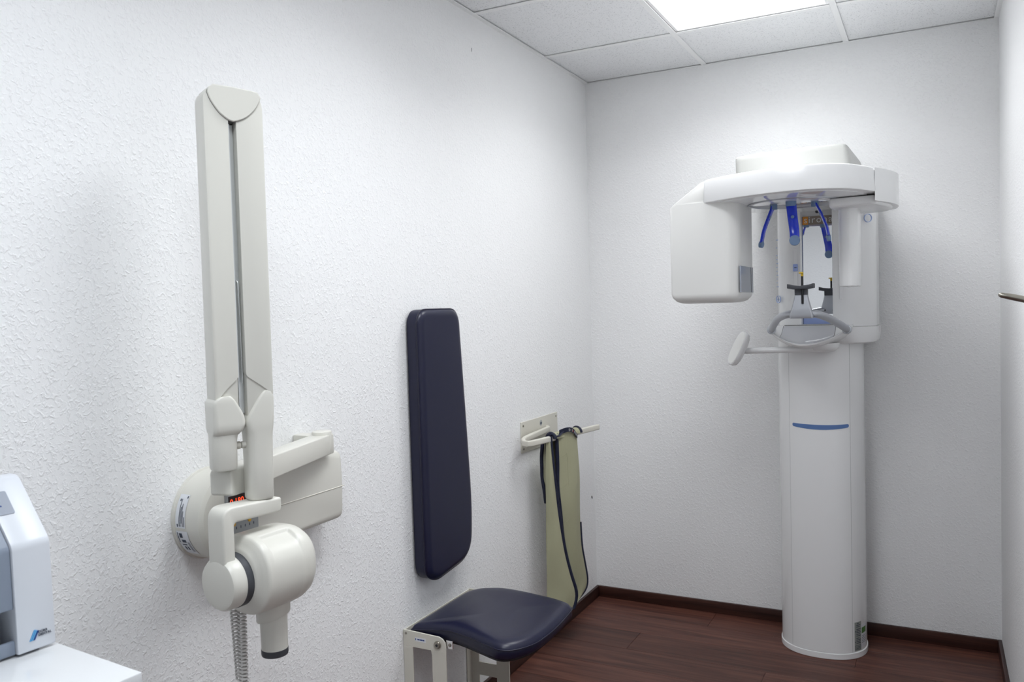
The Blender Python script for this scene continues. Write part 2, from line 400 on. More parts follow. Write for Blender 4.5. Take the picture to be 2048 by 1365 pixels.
for z in (0.085, 0.078, 0.071, 0.064, 0.057): cpatch('print_line', rad(63), rad(75), lambda u, z=z: z, lambda u, z=z: z + 0.002, 0.0005, 0.0002, M_ink, lab2, 4)

# carriage (moving column head) with a mirror in its recess
def plan(p, q, z): return V(p, q, z)
car = rounded([(0.968, -0.03), (0.968, -0.27), (1.02, -0.335), (1.0745, -0.338), (1.0765, -0.293), (1.196, -0.293), (1.198, -0.338), (1.29, -0.335), (1.357, -0.26), (1.357, -0.03)],
              [0.03, 0.09, 0.045, 0.003, 0, 0, 0.003, 0.05, 0.09, 0.03])
obj('carriage', prism(car, plan, 1.388, 1.93, 0.002, 1), M_white, PX)
low = rounded([(0.962, -0.03), (0.962, -0.27), (1.02, -0.341), (1.29, -0.341), (1.363, -0.26), (1.363, -0.03)], [0.03, 0.09, 0.045, 0.05, 0.09, 0.03], 8)
cc = V(1.16, -0.19)
obj('carriage_skirt', loft([[V(*(cc + (p - cc) * s), z) for p in low] for s, z in ((0.92, 1.318), (0.96, 1.323), (0.985, 1.336), (1.0, 1.36), (1.0, 1.386), (0.985, 1.3875))]), M_white, PX)
mir = obj('mirror', box(1.078, 1.1945, -0.2958, -0.2925, 1.428, 1.815), M_mirror, PX)
obj('mirror_edge', join(box(1.0765, 1.0788, -0.297, -0.293, 1.40, 1.85), box(1.1938, 1.196, -0.297, -0.293, 1.40, 1.85), box(1.0788, 1.1938, -0.2965, -0.293, 1.398, 1.4005)), M_mirroredge, PX)
obj('blue_strip', box(1.0788, 1.1938, -0.2957, -0.2925, 1.4008, 1.4275), M_paleblue, PX)
sign = obj('name_plate', box(1.0788, 1.1938, -0.2962, -0.2925, 1.8155, 1.850), M_sign, PX)
obj('orange_field', box(1.0788, 1.101, -0.2966, -0.296, 1.8155, 1.850), M_orange, sign)
text('lettering', 'sirona', 0.040, (1.0835, -0.2967, 1.8225), X, Z, M_letter, sign, spacing=1.15)
obj('sensor_eye', cyl((1.137, -0.30, 1.868), (1.137, -0.285, 1.868), 0.007, 0.002), M_dark, PX)
# ruler on the left flank, icons, side slots
for k in range(13):
    z = 1.56 + k * 0.0165
    if k % 2 == 0 or k < 8: obj('ruler_tick', box(0.972, 0.976 + (0.004 if k % 3 == 0 else 0), -0.3055 - 0.002, -0.296, z, z + 0.0022), M_inkblue, PX)
obj('height_icon', lathe((0.978, -0.2975, 1.508), (-0.75, -0.66, 0), [(0.0145, -0.002), (0.016, -0.002), (0.016, 0.002), (0.0145, 0.002), (0.0145, -0.002)], 24, False), M_inkblue, PX)
obj('height_icon', join(box(0.9765, 0.9795, -0.302, -0.2965, 1.498, 1.518), box(0.972, 0.984, -0.302, -0.2965, 1.5065, 1.5095)), M_inkblue, PX)
slot = obj('guide_slot', box(1.047, 1.061, -0.3402, -0.3375, 1.55, 1.715, 0.001, 1), M_white, PX)
sl = obj('slide_button', box(1.045, 1.064, -0.346, -0.339, 1.622, 1.652, 0.0025), M_paleblue, PX)
obj('button_mark', box(1.050, 1.060, -0.3464, -0.3459, 1.6355, 1.6385), M_ink, sl)
obj('guide_slot', box(1.225, 1.236, -0.3415, -0.3375, 1.50, 1.70, 0.001, 1), M_white, PX)
obj('logo_ring', lathe((1.332, -0.302, 1.826), (0.60, -0.80, 0), [(0.0155, -0.004), (0.017, -0.004), (0.017, 0.0025), (0.0155, 0.0025), (0.0155, -0.004)], 24, False), M_inkblue, PX)

# head: cover, rotating arm plate, end block, source box, sensor
tc_ = rounded([(0.838, -0.06), (0.838, -0.455), (1.07, -0.525), (1.30, -0.50), (1.335, -0.06)], [0.04, 0.03, 0.3, 0.04, 0.04], 10)
def coverring(z, k):
    out = []
    for p in tc_:
        x = p[0]
        if k and x > 1.26: x -= (x - 1.26) * 0.62 * k
        out.append(V(x + (0.004 * k if x < 0.95 else 0), p[1] - (0.034 * k if p[1] < -0.3 else 0), z))
    return out
def slope(p, z): return V(p[0], p[1], z)
rings = []
for k, z in ((0, 1.935), (0, 1.96), (0.5, 2.02), (0.85, 2.075), (0.95, 2.088), (1.03, 2.094)):
    rings.append([V(1.09 + (v.x - 1.09) * (0.985 if z > 2.09 else 1), -0.28 + (v.y + 0.28) * (0.985 if z > 2.09 else 1), v.z) for v in coverring(z, k)])
obj('top_cover', loft(rings), mat('cover_white', (0.53, 0.535, 0.515), 0.35), PX)
front = smooth([(0.815, -0.84), (0.817, -0.915), (0.860, -0.950), (0.935, -0.997), (1.03, -1.037), (1.13, -1.060), (1.237, -1.050), (1.325, -0.985), (1.394, -0.846)], 6)
back = [Vector(p) for p in [(1.40, -0.66), (1.37, -0.50), (1.28, -0.40), (1.12, -0.36), (0.96, -0.42), (0.86, -0.53), (0.820, -0.70)]]
pl = [p.to_2d() if len(p) > 2 else p for p in front + back]
pc = Vector((1.11, -0.74))
def prof_ring(s, z): return [V(*(p + (pc - p).normalized() * s), z) for p in pl]
arm = obj('rotating_arm', loft([prof_ring(0.006, 1.8645), prof_ring(0.0015, 1.8665), prof_ring(0, 1.871), prof_ring(0.004, 1.940), prof_ring(0.007, 1.947), prof_ring(0.016, 1.951)]), M_white, PX)
obj('underside_plate', loft([prof_ring(0.040, 1.8615), prof_ring(0.034, 1.8635), prof_ring(0.034, 1.8655)]), M_gloss, PX)
def torus(c, R, r, n=64, k=8):
    return tube([V(c[0] + R * cos(2 * pi * i / n), c[1] + R * sin(2 * pi * i / n), c[2]) for i in range(n)], [(r * cos(2 * pi * j / k), r * sin(2 * pi * j / k)) for j in range(k)], closed=True)
RC = (1.111, -0.735)
obj('ring_groove', torus((*RC, 1.861), 0.163, 0.0034), M_silver, PX)
obj('ring_groove', torus((*RC, 1.8613), 0.148, 0.0016), M_silver, PX)
obj('turntable_disc', lathe((*RC, 1.8618), (0, 0, -1), [(0.150, 0), (0.150, 0.001), (0.149, 0.0015)], 64), M_gloss, PX)
blk = rounded([(1.3905, -0.852), (1.437, -0.745), (1.461, -0.62), (1.44, -0.48), (1.36, -0.45), (1.4035, -0.60), (1.4015, -0.68)], [0.001, 0.08, 0.07, 0.05, 0.02, 0.02, 0.01], 6)
b1 = prism(blk, plan, 1.835, 1.9475, 0.008, 3, 50)
blk2 = rounded([(1.235, -0.80), (1.392, -0.818), (1.43, -0.70), (1.44, -0.60), (1.41, -0.50), (1.25, -0.50)], [0.02, 0.02, 0.05, 0.05, 0.05, 0.03], 6)
b2 = prism(blk2, plan, 1.826, 1.859, 0.008, 3)
obj('arm_end_block', join(b1, b2), M_white, PX)
# x-ray source housing
def xz(p, q, o): return V(p, o, q)
sb = bmesh.new()
def srcring(z, ins, xl):
    pts = rounded([(xl + ins, -0.917 + ins), (0.905 - ins * 0.5, -0.926 + ins), (0.940 - ins, -0.885), (0.943 - ins, -0.655 - ins), (0.70 + ins, -0.655 - ins)], [0.012, 0.016, 0.03, 0.02, 0.02], 5)
    return [V(p[0], p[1], z) for p in pts]
rings = [srcring(1.499, 0.05, 0.689), srcring(1.501, 0.032, 0.689), srcring(1.508, 0.016, 0.689), srcring(1.522, 0.004, 0.689), srcring(1.535, 0, 0.689), srcring(1.855, 0, 0.689), srcring(1.868, 0.0, 0.707)]
src = obj('source_housing', loft(rings), M_warmwhite, PX, sharp=40)
obj('source_shoulder', prism([(0.6895, 1.854), (0.706, 1.8695), (0.812, 1.944), (0.84, 1.946), (0.84, 1.868), (0.83, 1.854)], xz, -0.9165, -0.66, 0.004, 2), M_warmwhite, PX)
win = obj('beam_window', prism([(-0.893, 1.536), (-0.893, 1.632), (-0.668, 1.632), (-0.668, 1.536)], lambda p, q, o: V(o, p, q), 0.940, 0.9445), M_window, src)
obj('window_edge', box(0.9438, 0.9452, -0.712, -0.708, 1.536, 1.632), M_dark, win)
obj('pilot_dot', cyl((0.777, -0.9165, 1.561), (0.777, -0.9205, 1.561), 0.0016), M_ink, src)
# slim detector hanging from the end block
det = rounded([(1.258, -0.70), (1.262, -0.735), (1.30, -0.752), (1.326, -0.725), (1.331, -0.62), (1.275, -0.60)], [0.01, 0.03, 0.03, 0.03, 0.03, 0.03], 6)
dc = V(1.295, -0.68)
obj('detector', loft([[V(*(dc + (p - dc) * s), z) for p in det] for s, z in ((0.9, 1.546), (0.97, 1.548), (1.0, 1.553), (1.0, 1.835))]), M_white, PX)
obj('detector_foot', cyl((1.295, -0.725, 1.5425), (1.295, -0.725, 1.548), 0.006, 0.001), M_white, PX)

# head supports: curved blue blades with grey-blue end pads
def blade(pts, wid, th, wdir, padr):
    P = smooth(pts, 6)
    wdir = Vector(wdir).normalized()
    rings = []
    for i, p in enumerate(P):
        d = (P[min(i + 1, len(P) - 1)] - P[max(i - 1, 0)]).normalized()
        n = d.cross(wdir).normalized(); w2 = n.cross(d).normalized()
        t = i / (len(P) - 1); ww = wid * (1 - 0.12 * t)
        rings.append([p + w2 * ww / 2 * cos(a) + n * th / 2 * (abs(sin(a)) ** 0.6) * (1 if sin(a) > 0 else -1) for a in [2 * pi * k / 16 for k in range(16)]])
    bl = obj('head_support', loft(rings), M_blue, PX)
    d = (P[-1] - P[-2]).normalized(); n = d.cross(wdir).normalized(); e = P[-1]
    obj('end_pad', cyl(e - n * (th / 2 + 0.0015), e + n * (th / 2 + 0.0015), padr, 0.0015), M_bluegrey, bl)
    d0 = (P[1] - P[0]).normalized()
    obj('socket', cyl(V(P[0].x, P[0].y, 1.8615), V(P[0].x, P[0].y, 1.842), wid * 0.52, 0.002), M_bluegrey, bl)
    q = P[int(len(P) * 0.33)]; d = (P[int(len(P) * 0.33) + 1] - q).normalized(); n = d.cross(wdir).normalized()
    obj('rivet', cyl(q - n * (th / 2 + 0.0015), q + n * (th / 2 + 0.0015), 0.006, 0.001), M_bluegrey, bl)
blade([(1.036, -0.735, 1.857), (1.020, -0.74, 1.815), (1.002, -0.745, 1.765), (0.992, -0.75, 1.714)], 0.026, 0.010, (0.25, 1, 0), 0.0125)
blade([(1.108, -0.80, 1.857), (1.116, -0.822, 1.80), (1.123, -0.832, 1.75), (1.124, -0.835, 1.716)], 0.036, 0.010, (1, 0.12, 0), 0.0185)
blade([(1.182, -0.735, 1.857), (1.203, -0.74, 1.815), (1.222, -0.745, 1.765), (1.230, -0.75, 1.724)], 0.026, 0.010, (0.25, -1, 0), 0.0125)

# tray below the carriage
TX, TH = 1.108, 0.166
def tray(u, v):
    s = 2 * u - 1; k = max(0.0, 1 - abs(s) ** 2.0)
    y = -0.335 - 0.015 - 0.185 * k * v; z = 1.397 - (0.004 + 0.066 * k) * (1 - (1 - v) ** 2)
    return V(TX + s * TH, y, z)
N_ = 40
bm = bmesh.new()
top = [[tray(i / N_, j / 10) for j in range(11)] for i in range(N_ + 1)]
prof = []
for i in range(N_ + 1):
    s = 2 * i / N_ - 1; k = max(0.0, 1 - s * s)
    lip = top[i][-1]
    r = top[i] + [lip + V(0, -0.003, -0.002), lip + V(0, -0.002, -0.006), lip + V(0, 0.04 * k, -0.012 - 0.006 * k), V(lip.x, -0.335, 1.388 - 0.085 * k ** 0.6), V(lip.x, -0.325, 1.388 - 0.085 * k ** 0.6), V(lip.x, -0.325, 1.397)]
    prof.append(r)
obj('tray', loft(prof), M_white, PX, sharp=50)
obj('touch_panel', patch(lambda u, v: tray(0.5 + (u - 0.5) * 0.615, 0.04 + 0.94 * v), 20, 10, 0.0012, lambda u, v: V(0, -0.4, 0.9)), M_trayc, PX)
for s in (0.19, 0.81):
    obj('tray_seam', patch(lambda u, v, s=s: tray(s + (u - 0.5) * 0.006, 0.03 + 0.95 * v), 1, 10, 0.0006, lambda u, v: V(0, -0.4, 0.9)), M_seam, PX)
obj('tray_seam', box(TX - 0.10, TX + 0.10, -0.3515, -0.3495, 1.396, 1.3985), M_seam, PX)
# grip bow and chin rest
Lb = smooth([(0.968, -0.420, 1.382), (0.990, -0.50, 1.404), (1.030, -0.63, 1.433), (1.080, -0.725, 1.449), (1.135, -0.75, 1.452)], 8)
Rb = smooth([(1.135, -0.75, 1.452), (1.178, -0.728, 1.449), (1.212, -0.65, 1.432), (1.243, -0.52, 1.402), (1.258, -0.420, 1.380)], 8)
bow = obj('grip_bow', tube(Lb + Rb[1:], 0.0145), M_silver, PX)
for e, d in ((Lb[0], Lb[1] - Lb[0]), (Rb[-1], Rb[-2] - Rb[-1])):
    obj('collar', cyl(e - d.normalized() * 0.006, e + d.normalized() * 0.006, 0.0185, 0.002), M_silver, bow)
def chin_ring(z, hx, hy): return [V(1.133 + p[0], -0.752 + p[1], z) for p in rounded([(-hx, -hy), (hx, -hy), (hx, hy), (-hx, hy)], 0.35 * min(hx, hy), 4)]
chin = obj('chin_rest_body', loft([chin_ring(1.434, 0.040, 0.017), chin_ring(1.445, 0.041, 0.020), chin_ring(1.47, 0.034, 0.019), chin_ring(1.50, 0.026, 0.016), chin_ring(1.522, 0.0215, 0.014)]), M_silver, PX)
obj('chin_block', loft([chin_ring(1.520, 0.022, 0.0165), chin_ring(1.546, 0.0225, 0.0165)]), M_dark, PX)
cr = [(-0.046, 1.545), (-0.024, 1.541), (0.024, 1.541), (0.046, 1.545), (0.046, 1.562), (0.030, 1.557), (0, 1.5535), (-0.030, 1.557), (-0.046, 1.562)]
obj('chin_cradle', prism(cr, lambda p, q, o: V(1.133 + p, o, q), -0.785, -0.735, 0.002, 2), M_dark, PX)
obj('bite_rod', cyl((1.139, -0.772, 1.487), (1.139, -0.772, 1.594), 0.0042, 0.001, 12), M_black, PX)
bk = obj('bite_block', join(box(1.1345, 1.1435, -0.777, -0.767, 1.588, 1.600, 0.002), box(1.128, 1.1435, -0.779, -0.765, 1.598, 1.604, 0.002)), M_yellow, PX)
for dx in (-0.018, 0.018): obj('screw', cyl((1.133 + dx, -0.728, 1.452), (1.133 + dx, -0.735, 1.452), 0.004, 0.001, 12), M_dark, PX)
# swivel arm with the small hand pad
obj('swivel_mount', lathe((1.165, -0.385, 1.325), (0, 0, -1), [(0.062, 0), (0.062, 0.012), (0.056, 0.024), (0.042, 0.034), (0.022, 0.038)], 36), M_white, PX)
obj('swivel_rod', tube([(1.15, -0.41, 1.301), (1.06, -0.43, 1.300), (0.862, -0.45, 1.297)], 0.0125), M_white, PX)
La = V(-0.40, -0.10, -0.90).normalized(); Na = V(-0.75, -0.55, 0.38); Na = (Na - La * Na.dot(La)).normalized(); Ta = La.cross(Na).normalized()
pcn = V(0.838, -0.455, 1.307)
def pad(s, o):
    return [pcn + La * (0.076 * s * abs(cos(a)) ** 0.75 * (1 if cos(a) > 0 else -1)) + Ta * (0.046 * s * abs(sin(a)) ** 0.75 * (1 if sin(a) > 0 else -1)) + Na * o for a in [2 * pi * k / 40 for k in range(40)]]
pd = obj('hand_pad', loft([pad(0.80, -0.018), pad(0.93, -0.013), pad(1.0, -0.003), pad(1.0, 0.004), pad(0.96, 0.008)]), M_white, PX, sharp=50)
obj('pad_face', loft([pad(0.92, 0.0075), pad(0.90, 0.0095)]), M_warmwhite, pd)

# ================================================================ WALL-MOUNTED INTRAORAL X-RAY
XR = thing('wall_xray_unit', 'cream wall-mounted dental x-ray with folded scissor arm and tube head', 'x-ray machine', (0.0, -2.4, 0.92))
# base housing: stadium seen from the room, its left end a half drum
cz, rr, yl, yr = 1.028, 0.106, -2.525, -2.112
def base_outline(k=0.0):
    pts = [Vector((yl + (rr - k) * cos(a), cz + (rr - k) * sin(a))) for a in [pi / 2 + pi * i / 24 for i in range(25)]]
    z1, z0 = cz + 0.090 - k, cz - rr + k
    pts += [Vector((yr - 0.024 - k, z0)), Vector((yr - 0.010 - k, z0 + 0.003)), Vector((yr - 0.003 - k, z0 + 0.009)), Vector((yr - k, z0 + 0.022)), Vector((yr + 0.003 - k, cz)), Vector((yr - k, z1 - 0.022)), Vector((yr - 0.003 - k, z1 - 0.009)), Vector((yr - 0.010 - k, z1 - 0.003)), Vector((yr - 0.024 - k, z1))]
    return pts
def baser(x, k): return [V(x, p[0], p[1]) for p in base_outline(k)]
base = obj('base_housing', loft([baser(0.0, -0.004), baser(0.006, -0.004), baser(0.008, 0.0), baser(0.066, 0.001), baser(0.078, 0.005), baser(0.085, 0.015)]), M_cream, XR)
obj('housing_groove', box(0.0835, 0.0862, -2.42, -2.114, 1.0135, 1.0165, 0.001, 1), M_cream2, base)
def stick(name, a0, a1, x0, x1, m_, parent, off=0.0005):
    f = lambda u, v: V(x0 + (x1 - x0) * v, yl + (rr + off) * cos(a0 + (a1 - a0) * u), cz + (rr + off) * sin(a0 + (a1 - a0) * u))
    return obj(name, patch(f, 12, 1, 0.0004, lambda u, v: V(0, cos(a0 + (a1 - a0) * u), sin(a0 + (a1 - a0) * u))), m_, parent)
s1 = stick('type_label', rad(144), rad(186), 0.012, 0.042, M_paper, base)
for k, (x, a0, a1) in enumerate([(0.018, 150, 153), (0.023, 150, 184), (0.0265, 160, 184), (0.030, 156, 180), (0.0335, 165, 184), (0.037, 146, 149), (0.0165, 181, 184.5), (0.038, 172, 184)]):
    stick('print_line', rad(a0), rad(a1), x, x + (0.0016 if k not in (0, 5, 6) else 0.003), M_ink, s1, 0.0011)
s2 = stick('warning_label', rad(190), rad(228), 0.010, 0.046, M_paper, base)
for x, a0, a1, wd in [(0.013, 192, 206, 0.002), (0.019, 193, 199, 0.009), (0.022, 202, 206, 0.012), (0.018, 209, 210.5, 0.014), (0.02, 213, 219, 0.004), (0.028, 213, 219, 0.004), (0.038, 205, 222, 0.001), (0.042, 205, 222, 0.001)]:
    stick('print_line', rad(a0), rad(a1), x, x + wd, M_ink, s2, 0.0011)
ct = obj('control_panel', box(0.0845, 0.0868, -2.552, -2.448, 0.945, 1.086, 0.0008, 1), M_keypad, XR)
ds = obj('display', box(0.0866, 0.0874, -2.542, -2.478, 1.044, 1.074), M_lcd, ct)
text('led_digits', '0.180', 0.020, (0.0876, -2.538, 1.053), Y_, Z, M_led, ct)
for k in range(6): obj('panel_tick', box(0.0866, 0.0872, -2.535 + k * 0.014, -2.533 + k * 0.014, 0.992, 0.998), M_ink, ct)
for yy in (-2.528, -2.478): obj('amber_button', cyl((0.0866, yy, 1.006), (0.0888, yy, 1.006), 0.0055, 0.001), M_amber, ct)
obj('release_dial', cyl((0.0866, -2.507, 0.966), (0.0905, -2.507, 0.966), 0.017, 0.002), M_dark, ct)
for yy in (-2.475, -2.46, -2.466): obj('panel_tick', box(0.0866, 0.0872, yy, yy + 0.008, 1.062 - (yy + 2.475) * 0.6, 1.0635 - (yy + 2.475) * 0.6), M_ink, ct)
# horizontal extension beam on its wall pivot
far, near = V(0.084, -2.200, 1.145), V(0.2035, -2.672, 1.140)
bd = (near - far); bd.z = 0; BL = bd.length; bd.normalize(); bn = V(-bd.y, bd.x, 0)
def beamf(p, q, o): return V(far.x, far.y, 0) + bd * p + bn * o + V(0, 0, q)
bo = [(-0.02, 1.118), (BL - 0.02, 1.1115), (BL - 0.006, 1.113), (BL, 1.118), (BL, 1.160), (BL - 0.004, 1.1685), (-0.02, 1.172)]
obj('extension_beam', prism(bo, beamf, -0.026, 0.026, 0.004, 3), M_cream, XR)
obj('beam_end_cap', join(cyl((far.x, far.y, 1.118), (far.x, far.y, 1.181), 0.027, 0.003), box(0.0, 0.075, far.y - 0.022, far.y + 0.022, 1.095, 1.170, 0.004)), M_cream, XR)
# folded scissor arm, standing upright
A0 = V(0.221, -2.672, 0); hh = rad(27); es = V(sin(hh), cos(hh), 0); en = V(cos(hh), -sin(hh), 0)
def af(s, z, o): return A0 + es * s + en * o + V(0, 0, z)
lo_ = rounded([(-0.024, 1.318), (-0.014, 1.330), (0.006, 1.352), (0.0255, 1.368), (0.0255, 1.955), (0.020, 1.974), (-0.012, 1.974), (-0.024, 1.958)], [0.002, 0.02, 0.02, 0.006, 0.01, 0.008, 0.012, 0.01], 4)
ro_ = rounded([(0.042, 1.372), (0.058, 1.360), (0.080, 1.344), (0.099, 1.328), (0.099, 1.945), (0.090, 1.972), (0.050, 1.976), (0.042, 1.960)], [0.006, 0.02, 0.02, 0.002, 0.012, 0.01, 0.008, 0.01], 4)
obj('lower_arm_cover', prism(lo_, af, -0.030, 0.030, 0.007, 3, 50), M_cream, XR)
obj('upper_arm_cover', prism(ro_, af, -0.030, 0.030, 0.007, 3, 50), M_cream, XR)
obj('arm_core', prism([(-0.020, 1.26), (0.0262, 1.26), (0.0262, 1.90), (-0.020, 1.90)], af, -0.026, 0.0265, 0.004, 2), M_cream, XR)
obj('arm_core', prism([(0.043, 1.26), (0.095, 1.26), (0.095, 1.90), (0.043, 1.90)], af, -0.026, 0.0265, 0.004, 2), M_cream, XR)
obj('guide_rail', prism([(0.0262, 1.29), (0.0435, 1.29), (0.0415, 1.905), (0.0262, 1.905)], af, -0.022, 0.008, 0.001, 1), M_alu, XR)
obj('guide_rail', prism([(0.0262, 1.29), (0.0282, 1.29), (0.0282, 1.902), (0.0262, 1.902)], af, 0.009, 0.026, 0.0, 1), M_alu, XR)
obj('spring_clip', tube([af(0.036, 1.36, 0.012), af(0.037, 1.355, 0.016), af(0.038, 1.37, 0.016), af(0.0375, 1.50, 0.016), af(0.0365, 1.57, 0.016), af(0.0355, 1.575, 0.012)], 0.0015), M_alu, XR)
# triangular cover over the top joint
tri = [Vector(p) for p in [(-0.016, 1.962), (-0.014, 1.972), (-0.004, 1.9795), (0.03, 1.979), (0.075, 1.9755), (0.090, 1.973), (0.0955, 1.962)]]
tri += [Vector(p) for p in smooth([(0.0955, 1.962), (0.083, 1.938), (0.063, 1.918), (0.045, 1.909)], 5)][1:] + [Vector((0.036, 1.9065)), Vector((0.027, 1.9085))] + smooth([(0.021, 1.912), (0.006, 1.924), (-0.009, 1.945), (-0.016, 1.962)], 5)[:-1]
tri = [Vector((p[0], p[1])) for p in tri]
obj('joint_cover', prism(tri, af, -0.0345, 0.0345, 0.0015, 1, 60), M_cream, XR)
tc2 = sum(tri, Vector((0, 0))) / len(tri)
obj('joint_seam', prism([Vector((max(-0.0185, min(0.0945, q.x)), min(1.969, q.y))) for q in [tc2 + (p - tc2) * 1.018 for p in tri]], af, -0.0302, 0.0304, 0), M_seam, XR)
# knuckles
def secs(s0, s1, z, hn, rf): return [af((s0 + s1) / 2 + p[0], z, p[1]) for p in rounded([(-(s1 - s0) / 2, -hn), ((s1 - s0) / 2, -hn), ((s1 - s0) / 2, hn), (-(s1 - s0) / 2, hn)], min((s1 - s0) / 2, hn) * rf, 6)]
def seclo(sc, z, hs, hn): return secs(sc - hs, sc + hs, z, hn, 0.75)
obj('neck', loft([seclo(-0.004, 1.172, 0.020, 0.020), seclo(-0.004, 1.174, 0.0245, 0.025), seclo(-0.004, 1.178, 0.0262, 0.027), seclo(-0.004, 1.232, 0.0262, 0.028), secs(-0.0300, 0.0245, 1.246, 0.0285, 0.7), secs(-0.030, 0.029, 1.256, 0.0300, 0.6)]), M_cream, XR)
obj('knuckle', loft([secs(-0.0298, 0.0275, 1.249, 0.0290, 0.6), secs(-0.0300, 0.0305, 1.2555, 0.0335, 0.45), secs(-0.030, 0.034, 1.261, 0.0355, 0.35), secs(-0.030, 0.0362, 1.270, 0.036, 0.3), secs(-0.030, 0.0365, 1.277, 0.036, 0.3), secs(-0.030, 0.0345, 1.288, 0.036, 0.3), secs(-0.030, 0.0300, 1.298, 0.036, 0.3), secs(-0.030, 0.0245, 1.308, 0.036, 0.3), secs(-0.0295, 0.0190, 1.317, 0.036, 0.3), secs(-0.026, 0.0150, 1.323, 0.036, 0.3), secs(-0.020, 0.0110, 1.328, 0.0355, 0.4), secs(-0.012, 0.0070, 1.3315, 0.0345, 0.6)]), M_cream, XR, sharp=60)
kr = [(1.1000, 0.048, 0.092, 0.022, .75), (1.1015, 0.0435, 0.0965, 0.026, .75), (1.106, 0.042, 0.098, 0.028, .75), (1.18, 0.042, 0.0985, 0.029, .75), (1.235, 0.0420, 0.0995, 0.0300, .72), (1.248, 0.0412, 0.0998, 0.0305, .65), (1.258, 0.0398, 0.1000, 0.0310, .5), (1.267, 0.0387, 0.1002, 0.0312, .42), (1.276, 0.0390, 0.1005, 0.0312, .36), (1.284, 0.0420, 0.1005, 0.0312, .33), (1.294, 0.0480, 0.1005, 0.0312, .33), (1.306, 0.0555, 0.1005, 0.0312, .33), (1.318, 0.0635, 0.1005, 0.0312, .33), (1.327, 0.0700, 0.0995, 0.0310, .4), (1.334, 0.0755, 0.0970, 0.0305, .5), (1.3385, 0.0815, 0.0920, 0.0295, .6)]
obj('hanger_tube', loft([secs(a, c, z, hn, rf) for z, a, c, hn, rf in kr]), M_cream, XR, sharp=60)
obj('bumper', cyl(af(0.020, 1.222, 0.004), af(0.0315, 1.222, 0.004), 0.0085, 0.0015), M_cream2, XR)
obj('bumper', cyl(af(0.033, 1.222, 0.004), af(0.045, 1.222, 0.004), 0.0075, 0.0015), M_cream, XR)
obj('joint_gap', loft([seclo(0.070, 1.0975, 0.020, 0.020), seclo(0.070, 1.101, 0.020, 0.020)]), M_seam, XR)
# yoke
YO = V(0.256, -2.603, 0); ha = rad(6); ea = V(sin(ha), cos(ha), 0); em = V(cos(ha), -sin(ha), 0)
def yf(a, z, o): return YO + ea * a + em * o + V(0, 0, z)
yk = rounded([(0.030, 1.098), (-0.126, 1.104), (-0.126, 0.945), (-0.097, 0.945), (-0.097, 1.069), (0.030, 1.066)], [0.006, 0.03, 0.0, 0.0, 0.010, 0.01], 6)
obj('yoke', prism(yk, yf, -0.026, 0.026, 0.006, 3, 50), M_cream, XR)
DZ = 0.942
obj('yoke_hub', lathe(yf(-0.1275, DZ, 0), ea, [(0.044, 0), (0.052, 0.0025), (0.0565, 0.009), (0.0565, 0.034)], 48), M_cream, XR)
obj('hub_ring', lathe(yf(-0.0935, DZ, 0), ea, [(0.0575, 0), (0.0575, 0.0165)], 48), M_dark, XR)
# tube head body, with a shallow grip cut into its upper flank
def body_r(a):
    P = [(-0.077, 0.0585), (-0.074, 0.062), (-0.064, 0.081), (-0.061, 0.0845), (-0.057, 0.086), (0.030, 0.087), (0.052, 0.085), (0.070, 0.079), (0.083, 0.069), (0.091, 0.056), (0.0965, 0.038), (0.0985, 0.018), (0.099, 0.001)]
    for (a0, r0), (a1, r1) in zip(P, P[1:]):
        if a <= a1: t = (a - a0) / (a1 - a0); return r0 + (r1 - r0) * t
    return 0.001
def sstep(x, e0, e1): t = max(0, min(1, (x - e0) / (e1 - e0))); return t * t * (3 - 2 * t)
al = [-0.077, -0.074, -0.069, -0.064, -0.061, -0.059] + [-0.057 + i * 0.002 for i in range(55)] + [0.057, 0.063, 0.070, 0.077, 0.083, 0.087, 0.091, 0.094, 0.0965, 0.0985, 0.099]
rings = []
for a in al:
    r0 = body_r(a); ring = []
    for k in range(180):
        t = 2 * pi * k / 180; s, c = sin(t), cos(t)           # t=0 -> +em, pi/2 -> up
        e = 2.35; q = (abs(s) ** e + abs(c) ** e) ** (-1 / e)
        dg = math.degrees(t)
        dep = 0.0075 * sstep(a, -0.046, -0.040) * (1 - sstep(a, 0.032, 0.040)) * (1 - sstep(dg, 64, 70)) * sstep(dg, 18, 60)
        r = r0 * q - dep
        ring.append(yf(a, DZ + 0.004 + r * s, r * c))
    rings.append(ring)
head = obj('tube_head', loft(rings), M_cream, XR, sharp=60)
# cone (beam tube)
cb = yf(0.018, 0, -0.002)
def cring(r, z, sl=0.0, n=40): return [V(cb.x + r * cos(2 * pi * k / n), cb.y + r * sin(2 * pi * k / n), z + sl * (cos(2 * pi * k / n) * 0.889 + sin(2 * pi * k / n) * 0.456)) for k in range(n)]
cone = obj('beam_cone', loft([cring(0.029, 0.757), cring(0.030, 0.835), cring(0.031, 0.90)]), M_cream, XR)
obj('cone_collar', loft([cring(0.030, 0.829, 0.010), cring(0.0355, 0.829, 0.010), cring(0.0370, 0.832, 0.010), cring(0.038, 0.91)]), M_cream, XR)
obj('cone_tip', loft([cring(0.024, 0.744), cring(0.0285, 0.7445), cring(0.0295, 0.748), cring(0.0295, 0.759), cring(0.0285, 0.7595)]), M_dark, cone)
